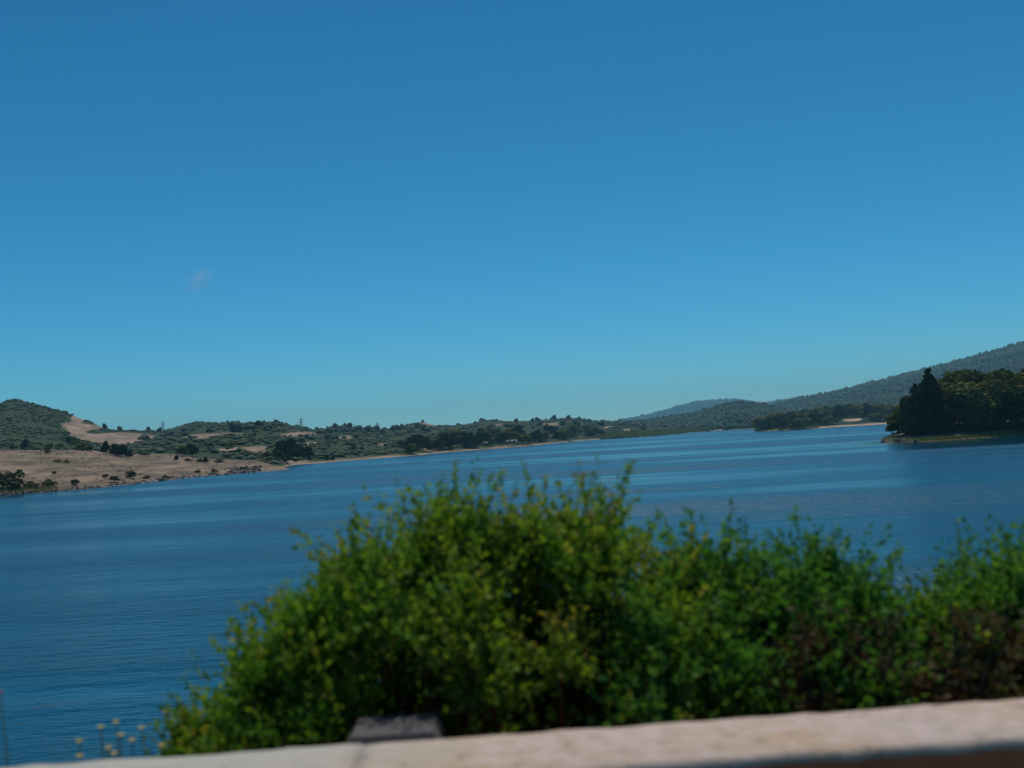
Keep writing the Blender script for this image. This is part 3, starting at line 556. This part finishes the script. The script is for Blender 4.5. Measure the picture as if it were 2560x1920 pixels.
# ------------------------------------------------------------------ lakeside sheds
def shed(u, v, w, d, h, rz, label):
    P = mid_hills.at_uv(u, v); o = empty('lakeside_shed', P, rz); tag(o, label, 'shed', 'sheds on the middle shore')
    g = Geo(); g.box((0, 0, h / 2 - 0.5), (w, d, h + 1)); link('wall', g.mesh('wall', M_WHITE), o)
    V = [(-w / 2 - 0.4, -d / 2 - 0.4, h), (w / 2 + 0.4, -d / 2 - 0.4, h), (w / 2 + 0.4, d / 2 + 0.4, h), (-w / 2 - 0.4, d / 2 + 0.4, h), (-w / 2 - 0.4, 0, h + d * 0.25), (w / 2 + 0.4, 0, h + d * 0.25)]
    g = Geo(); g.add(V, [[0, 1, 5, 4], [2, 3, 4, 5], [3, 2, 1, 0]]); link('roof', g.mesh('roof', M_ROOFM), o)
    g = Geo(); g.box((-w * 0.2, -d / 2 - 0.03, 1.1), (2.2, 0.1, 2.2)); link('door', g.mesh('door', M_DARK), o)
    g = Geo(); g.box((w * 0.25, -d / 2 - 0.03, 1.6), (1.8, 0.1, 1.0)); link('window', g.mesh('window', M_DARK), o)
shed(1278, 1109, 8, 4, 1.5, 0.2, 'long pale shed with a light metal roof on the middle shore')
shed(1212, 1115, 5, 3.5, 1.5, -0.3, 'small pale shed half hidden by dark trees on the middle shore')

# ------------------------------------------------------------------ foreground: causeway
ROAD_Z = 5.93; WALL_TOP = CAM_H - 0.85
def wall_y(x): return 3.09 + 0.0 * x
WA = math.atan2(point(2400, 1752, 1)[0] * 0, 1)   # wall runs across the view
# back top edge hits the water-side; solve the two ends from the sight lines
def on_plane(u, v, z):
    d = ray(u, v); t = (z - CAM_H) / d[2]; return d[0] * t, d[1] * t
pa, pb = on_plane(0, 1915, WALL_TOP), on_plane(2560, 1743, WALL_TOP)
wdir = math.atan2(pb[1] - pa[1], pb[0] - pa[0]); WC = ((pa[0] + pb[0]) / 2, (pa[1] + pb[1]) / 2)
WT = 0.37
def W2(a, b, z):                    # along the wall, away from the camera, up
    return (WC[0] + a * math.cos(wdir) - b * math.sin(wdir), WC[1] + a * math.sin(wdir) + b * math.cos(wdir), z)
def strip(name, a0, a1, cols, mat, na=2, kind='structure'):
    VV = []; 
    for a in np.linspace(a0, a1, na):
        for b, z in cols: VV.append(W2(a, b, z))
    m = len(cols); F = [[i * m + k, (i + 1) * m + k, (i + 1) * m + k + 1, i * m + k + 1] for i in range(na - 1) for k in range(m - 1)]
    o = link(name, make_mesh(name, VV, F, mat, True)); return tag(o, kind=kind)
strip('road', -120, 120, [(-9.0, ROAD_Z), (-0.7, ROAD_Z)], M_ASPH)
strip('road_marking', -120, 120, [(-1.25, ROAD_Z + 0.004), (-1.13, ROAD_Z + 0.004)], M_PAINT)
strip('embankment', -120, 120, [(-30, -1.5), (-16, 2.0), (-9.6, ROAD_Z - 0.06), (-0.7, ROAD_Z - 0.06), (0.6, ROAD_Z - 0.05), (2.4, ROAD_Z - 0.15), (4.5, 4.9), (10, 2.0), (16, -1.6)], M_SOIL, 60)

def wall_mat():
    m, t, b = new_mat('weathered_concrete'); p = geo_pos(t)
    n1 = noise_node(t, 1.6, 5, p, 0.6); n2 = noise_node(t, 14, 6, p, 0.68); n3 = noise_node(t, 120, 3, p); n4 = noise_node(t, 5, 4, p, 0.6)
    c = mix(t, ramp(t, n1, [(0.35, (0, 0, 0)), (0.65, (1, 1, 1))]), (0.46, 0.34, 0.23), (0.50, 0.41, 0.37))
    c = mix(t, ramp(t, n2, [(0.48, (0, 0, 0)), (0.66, (0.8, 0.8, 0.8))]), c, (0.62, 0.49, 0.48))
    # the left stretch is greyer, with a lichen-stained, ragged change of tone
    sx = N(t, 'ShaderNodeSeparateXYZ'); t.links.new(p, sx.inputs[0])
    k = ramp(t, math_(t, 'ADD', math_(t, 'MULTIPLY', math_(t, 'ADD', sx.outputs[0], -JX), 1.1), math_(t, 'ADD', n4, 0.0)), [(0.25, (1, 1, 1)), (0.85, (0, 0, 0))])
    c = mix(t, k, c, mix(t, n4, (0.34, 0.36, 0.32), (0.48, 0.47, 0.42)))
    c = mix(t, ramp(t, n2, [(0.30, (1, 1, 1)), (0.41, (0, 0, 0))]), c, (0.17, 0.14, 0.13))
    c = mix(t, ramp(t, n4, [(0.27, (1, 1, 1)), (0.33, (0, 0, 0))]), c, (0.12, 0.10, 0.10))
    c = mix(t, math_(t, 'MULTIPLY', n3, 0.4), c, (0.25, 0.2, 0.17))
    t.links.new(c, b.inputs['Base Color']); setp(b, 0.9, 0.2)
    bump(t, math_(t, 'ADD', n2, math_(t, 'MULTIPLY', n3, 0.3)), 0.7, 0.012, b); return m
joint = on_plane(900, 1880, WALL_TOP); JX = joint[0]
M_WALL = wall_mat()
wall = empty('parapet_wall', W2(0, -WT / 2, ROAD_Z)); wall.rotation_euler = (0, 0, wdir)
tag(wall, 'low parapet wall with a pale flat coping along the road edge', 'wall')
WH = WALL_TOP - ROAD_Z
def slab(L, seed):                 # one coping stone with rounded, slightly chipped edges
    r = np.random.default_rng(seed); na = int(L / 0.05) + 1; hw = WT / 2; e = 0.022; z0 = WH - 0.03
    prof = [(-hw, z0), (-hw, WH - e), (-hw + e * 0.3, WH - e * 0.3), (-hw + e, WH), (-hw * 0.4, WH + 0.003), (hw * 0.4, WH + 0.003), (hw - e, WH), (hw - e * 0.3, WH - e * 0.3), (hw, WH - e), (hw, z0)]
    A = np.linspace(-L / 2, L / 2, na); V = []
    for a in A:
        for k, (b, z) in enumerate(prof):
            w = vnoise(np.array([a * 3 + seed * 7.3]), np.array([b * 6 + z * 6]), seed)[0] - 0.5; w2 = vnoise(np.array([a * 14]), np.array([b * 20 + z * 11]), seed + 3)[0] - 0.5
            V.append((a, b + w * 0.004 + w2 * 0.007, z + w * 0.003 + w2 * 0.006))
    m = len(prof); F = [[i * m + k, (i + 1) * m + k, (i + 1) * m + (k + 1) % m, i * m + (k + 1) % m] for i in range(na - 1) for k in range(m)]
    for o, fl in ((0, 1), ((na - 1) * m, -1)):
        F += [[o + q for q in f][::fl] for f in ([0, 1, 8, 9], [1, 2, 7, 8], [2, 3, 6, 7], [3, 4, 5, 6])]
    return np.array(V), F
M_BODY = plain('reddish_brown_masonry', (0.50, 0.14, 0.065), 0.95, 0, 0.4, 7)  # reddish brown body under the coping, coloured apart from the pale top
joint = on_plane(900, 1880, WALL_TOP); ja = (joint[0] - WC[0]) * math.cos(wdir) + (joint[1] - WC[1]) * math.sin(wdir)
L = 2.4; k = 0
for i in range(-6, 7):
    V, F = slab(L - 0.005, 20 + i); a = ja + (i + 0.5) * L
    o = link('coping', make_mesh('coping', V, F, M_WALL, True), wall, (a, 0, 0))
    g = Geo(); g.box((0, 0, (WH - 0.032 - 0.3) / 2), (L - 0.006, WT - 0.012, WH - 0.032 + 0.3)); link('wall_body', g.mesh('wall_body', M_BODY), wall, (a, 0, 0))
    if i == -1: o['label'] = 'greyer coping at the left'

# ------------------------------------------------------------------ foreground bushes
SIL = [(300, 1940), (370, 1850), (410, 1800), (450, 1790), (515, 1745), (550, 1730), (590, 1670), (645, 1590), (690, 1550), (741, 1500), (775, 1450), (810, 1420), (850, 1395), (920, 1300), (972, 1280), (1053, 1235), (1128, 1205), (1180, 1245), (1244, 1240), (1297, 1225), (1384, 1240), (1440, 1230), (1529, 1200), (1563, 1240), (1616, 1315), (1679, 1375), (1720, 1340), (1760, 1300), (1824, 1325), (1859, 1365), (1930, 1365), (2003, 1350), (2060, 1345), (2107, 1330), (2136, 1370), (2148, 1490), (2235, 1470), (2310, 1435), (2380, 1410), (2430, 1350), (2472, 1322), (2560, 1325), (2700, 1330), (2800, 1500), (2900, 1700)]
def leaves_mesh(name, P, Dn, ln, wd, tint, mat, r):
    n = len(P); Dn = Dn / (np.linalg.norm(Dn, axis=1)[:, None] + 1e-9); s = np.cross(Dn, r.normal(0, 1, (n, 3)) + [0, 0, 0.2]); s /= np.linalg.norm(s, axis=1)[:, None] + 1e-9; nn = np.cross(s, Dn)
    l = ln[:, None]; w = wd[:, None]; dr = nn * l * 0.12
    V = np.stack([P, P + Dn * l * 0.45 + s * w + nn * w * 0.35, P + Dn * l - dr, P + Dn * l * 0.45 - s * w + nn * w * 0.35, P + Dn * l * 0.5], 1).reshape(-1, 3)
    b = np.arange(n) * 5; F = np.stack([np.stack([b, b + 1, b + 2, b + 4], -1), np.stack([b, b + 4, b + 2, b + 3], -1)], 1).reshape(-1, 4)
    return make_mesh(name, V, F, mat, True, {'tint': np.repeat(tint, 5)})
def bush(name, label, u0, u1, b0, thick, ncl, mat, seed, lean=0.0, leaf=(0.016, 0.044), drop=0.0, width=0.30, tb=0.0, nleaf=(9, 15), nsh=46, csize=(0.13, 0.24), gap=None, vmin=0):
    """u0..u1: span across the picture, b0: distance of its middle behind the wall's back edge.
    The crown is a heap of leafy clumps, each with shoots that point up and outwards."""
    r = np.random.default_rng(seed); D0 = WC[1] + b0
    us = np.linspace(u0, u1, 90); tops = []
    for u in us:
        v = np.interp(u, [q[0] for q in SIL], [q[1] for q in SIL]) + drop; v = max(v, vmin); d = ray(u, v); t = D0 / d[1]; tops.append((d[0] * t, CAM_H + d[2] * t))
    tx = np.array([q[0] for q in tops]); tz = np.array([q[1] for q in tops]); zg = ROAD_Z - 0.15
    x0, x1 = tx[0], tx[-1]; O = np.array([(x0 + x1) / 2, D0, zg - 0.1]); root = empty(name, O); tag(root, label, 'bush', 'bushes behind the parapet')
    C = []; CR = []
    for k in range(ncl):
        sx = r.uniform(x0, x1); cr = r.uniform(*csize); q = r.random(); dy = r.uniform(-1, 1)
        top = np.interp(sx, tx, tz); hi = zg + (top - zg) * math.sqrt(max(0.05, 1 - 0.55 * dy * dy)) - cr * 1.3
        z = hi if q < 0.36 else zg + 0.1 + (hi - zg - 0.1) * r.random() ** (0.8 if q < 0.75 else 1.6)
        if q > 0.75: dy = abs(dy)
        if gap and ((sx - gap[0]) / gap[2]) ** 2 + ((z - gap[1]) / gap[3]) ** 2 < 1 and dy < 0.55: continue
        C.append((sx, D0 + dy * thick, max(z, zg + 0.1))); CR.append(cr)
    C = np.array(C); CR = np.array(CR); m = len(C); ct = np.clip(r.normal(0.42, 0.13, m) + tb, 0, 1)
    ci = np.repeat(np.arange(m), nsh); n = len(ci)
    out = r.normal(0, 1, (n, 3)); out /= np.linalg.norm(out, axis=1)[:, None]; out = out * 0.75 + np.array([lean, 0, 0.62]); out[:, 0] += (C[ci, 0] - O[0]) / (x1 - x0) * 0.5; out /= np.linalg.norm(out, axis=1)[:, None]
    spike = (r.random(n) < 0.13); out[spike] += [0, 0, 0.7]; out /= np.linalg.norm(out, axis=1)[:, None]; Ls = CR[ci] * r.uniform(0.75, 1.15, n) * np.where(spike, 1.75, 1.0)
    base = C[ci] + out * (CR[ci] * 0.12)[:, None]; tip = C[ci] + out * Ls[:, None]
    nl = r.integers(nleaf[0], nleaf[1], n) + np.where(spike, 12, 0); idx = np.repeat(np.arange(n), nl); q = r.random(len(idx)) ** 0.75
    P = base[idx] + (tip - base)[idx] * q[:, None] + r.normal(0, 0.007, (len(idx), 3))
    Dn = out[idx] * 0.7 + r.normal(0, 0.6, (len(idx), 3)) + np.array([0, 0, 0.1])
    ln = r.uniform(leaf[0], leaf[1], len(idx)) * (1.15 - 0.4 * q)
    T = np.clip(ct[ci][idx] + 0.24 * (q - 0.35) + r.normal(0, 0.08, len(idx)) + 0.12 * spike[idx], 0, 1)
    tag(link('foliage', leaves_mesh('foliage', P - O, Dn, ln, ln * width, T, mat, r), root), kind='stuff')
    g = Geo(); nr = 7; roots = np.stack([np.linspace(x0 + 0.15 * (x1 - x0), x1 - 0.15 * (x1 - x0), nr), np.full(nr, D0) + r.uniform(-0.2, 0.2, nr) * thick, np.full(nr, zg - 0.2)], -1)
    for k in range(m):
        ro = roots[np.argmin(abs(roots[:, 0] - C[k, 0]))] + r.normal(0, 0.03, 3) * [1, 1, 0]; m1 = ro * 0.5 + C[k] * 0.5 + r.normal(0, 0.05, 3); fat = 0.6 + r.random() * 0.8
        g.tube(np.array([ro, m1, C[k]]) - O, [0.014 * fat, 0.010 * fat, 0.006], 5)
    for p in range(0, n, 3): g.tube(np.array([C[ci[p]], tip[p]]) - O, [0.0035, 0.0012], 3)
    link('branches', g.mesh('branches', M_TWIG, True), root)
    return root
gp = on_plane(975, 1850, WALL_TOP - 0.02)
GAP = (gp[0] * 1.14, WALL_TOP - 0.05, 0.19, 0.16)
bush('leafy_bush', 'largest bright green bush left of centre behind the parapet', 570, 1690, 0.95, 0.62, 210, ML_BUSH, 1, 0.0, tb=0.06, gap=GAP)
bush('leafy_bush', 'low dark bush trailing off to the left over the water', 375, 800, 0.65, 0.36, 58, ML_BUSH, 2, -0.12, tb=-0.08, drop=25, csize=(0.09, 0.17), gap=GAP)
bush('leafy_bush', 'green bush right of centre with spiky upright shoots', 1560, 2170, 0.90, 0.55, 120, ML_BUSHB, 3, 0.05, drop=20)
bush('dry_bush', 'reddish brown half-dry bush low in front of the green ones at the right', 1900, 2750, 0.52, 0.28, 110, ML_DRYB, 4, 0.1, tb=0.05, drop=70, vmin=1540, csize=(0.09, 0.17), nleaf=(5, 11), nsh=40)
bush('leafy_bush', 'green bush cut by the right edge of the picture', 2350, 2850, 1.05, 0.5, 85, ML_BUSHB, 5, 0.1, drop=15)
bush('leafy_bush', 'small yellowish green bush behind the dry brown one', 2120, 2330, 0.7, 0.28, 22, ML_BUSH, 6, 0.0, drop=40, csize=(0.09, 0.16))

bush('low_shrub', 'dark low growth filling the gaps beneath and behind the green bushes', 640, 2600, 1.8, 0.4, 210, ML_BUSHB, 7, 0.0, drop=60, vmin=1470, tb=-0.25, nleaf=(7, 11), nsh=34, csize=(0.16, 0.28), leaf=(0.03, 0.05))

# ------------------------------------------------------------------ concrete marker post behind the wall
c = on_plane(968, 1866, WALL_TOP - 0.02); a_ = (c[0] - WC[0]) * math.cos(wdir) + (c[1] - WC[1]) * math.sin(wdir)
post = empty('marker_post', W2(a_, 0.30, ROAD_Z - 0.10)); post.rotation_euler = (0, 0, wdir); tag(post, 'squat grey post, darkened for shade, with a sloping top in the hollow under the largest bush', 'post')
g = Geo(); g.box((0, 0, 0.34), (0.27, 0.24, 0.74)); link('shaft', g.mesh('shaft', M_POST), post)
g = Geo(); g.box((0, 0, 0.730), (0.30, 0.27, 0.035)); g.box((0, 0, 0.768), (0.29, 0.26, 0.03), 0, 0.86); link('cap', g.mesh('cap', M_POST), post)

# ------------------------------------------------------------------ yellow wildflowers at the lower left
def flower(u, vtop, b, label, seed, mat, group, r=0.018):
    rr = np.random.default_rng(seed); D = WC[1] + b; d = ray(u, vtop); t = D / d[1]; top = np.array([d[0] * t, D, CAM_H + d[2] * t]); zg = ROAD_Z - 0.12
    o = empty('wildflower', (top[0] + rr.uniform(-0.06, 0.06), D, zg)); tag(o, label, 'flower', group); O = np.array(o.location)
    g = Geo(); e = top - O; g.tube([(0, 0, -0.05), e * 0.5 + [0.015, 0, 0], e], [0.004, 0.0032, 0.0022], 5); link('stem', g.mesh('stem', M_STEM, True), o)
    g = Geo()
    for k in range(11):
        a = k * 2 * math.pi / 11; ca, sa = math.cos(a), math.sin(a); w = 0.28 * r
        g.add([e + [ca * r * 0.25 - sa * w, sa * r * 0.25 + ca * w, 0.002], e + [ca * r * 0.25 + sa * w, sa * r * 0.25 - ca * w, 0.002], e + [ca * r * 1.3 + sa * w * 0.7, sa * r * 1.3 - ca * w * 0.7, 0.006], e + [ca * r * 1.3 - sa * w * 0.7, sa * r * 1.3 + ca * w * 0.7, 0.006]], [[0, 1, 2, 3]])
    V0, F0 = ico(1); fm = make_mesh('flower_head', V0 * [r * 0.45, r * 0.45, r * 0.35] + e, F0, mat, True); fh = link('flower_head', fm, o); link('petals', g.mesh('petals', mat), fh)
    P = []; 
    for k in range(16):
        P.append(e * rr.uniform(0.15, 0.9))
    P = np.array(P); Dn = rr.normal(0, 1, (16, 3)) + [0, 0, 0.6]; l = rr.uniform(0.03, 0.06, 16)
    lm = leaves_mesh('leaf_whorl', P, Dn, l, l * 0.12, rr.uniform(0.3, 0.7, 16), ML_BUSHB, rr); link('leaves', lm, o)
for i, (u, v, lb) in enumerate([(200, 1892, 'lowest yellow wildflower just above the left end of the wall'), (198, 1855, 'yellow wildflower above the lowest one at the left'), (290, 1807, 'tallest yellow wildflower at the lower left'), (252, 1820, 'yellow wildflower left of the tallest one'), (354, 1822, 'orange-yellow wildflower right of the tallest one'), (302, 1840, 'yellow wildflower below the tallest one'), (272, 1872, 'yellow wildflower in the middle of the lower left group'), (330, 1853, 'yellow wildflower below the orange-yellow one'), (405, 1866, 'yellow wildflower next to the low trailing bush'), (286, 1886, 'low yellow wildflower right of the lowest one')]):
    flower(u, v, 0.30 + 0.05 * (i % 3), lb, 60 + i, M_PETAL, 'yellow wildflowers', 0.009)
flower(2, 1732, 0.35, 'single red flower at the left edge of the picture', 80, M_RED, None, 0.007)

# ------------------------------------------------------------------ a faint pale wisp, a vapour volume added far off above the haze
m = bpy.data.materials.new('wisp_vapour'); m.use_nodes = True; t = m.node_tree; t.nodes.remove(t.nodes['Principled BSDF'])
tc = N(t, 'ShaderNodeTexCoord'); ln_ = N(t, 'ShaderNodeVectorMath', operation='LENGTH'); t.links.new(tc.outputs['Object'], ln_.inputs[0])
fall = ramp(t, ln_.outputs['Value'], [(0.15, (1, 1, 1)), (0.95, (0, 0, 0))])
nz = ramp(t, noise_node(t, 1.7, 5, tc.outputs['Object'], 0.6), [(0.42, (0, 0, 0)), (0.72, (1, 1, 1))])
pv = N(t, 'ShaderNodeVolumePrincipled'); pv.inputs['Color'].default_value = (1, 1, 1, 1)
t.links.new(math_(t, 'MULTIPLY', math_(t, 'MULTIPLY', fall, nz), 0.013), pv.inputs['Density']); t.links.new(pv.outputs[0], t.nodes['Material Output'].inputs['Volume'])
V0, F0 = ico(3); cl = link('pale_wisp', make_mesh('pale_wisp', V0, F0, m, True)); cl.location = [float(q) for q in point(495, 700, 6000)]; cl.scale = (110, 60, 75); cl.rotation_euler = (0, -0.5, 0)
tag(cl, 'faint small white wisp in the blue sky at the left', 'cloud')

# ------------------------------------------------------------------ haze
m = bpy.data.materials.new('haze'); m.use_nodes = True; t = m.node_tree; t.nodes.remove(t.nodes['Principled BSDF'])
pv = N(t, 'ShaderNodeVolumePrincipled'); pv.inputs['Color'].default_value = (0.34, 0.80, 1.0, 1); pv.inputs['Anisotropy'].default_value = 0.35; pv.inputs['Density'].default_value = 1.05e-4
t.links.new(pv.outputs[0], t.nodes['Material Output'].inputs['Volume'])
g = Geo(); g.box((0, 4300, 172.5), (18100, 12100, 357)); hz = link('haze', g.mesh('haze', m)); tag(hz, 'thin blue summer haze over the lake and hills', 'haze', kind='stuff')
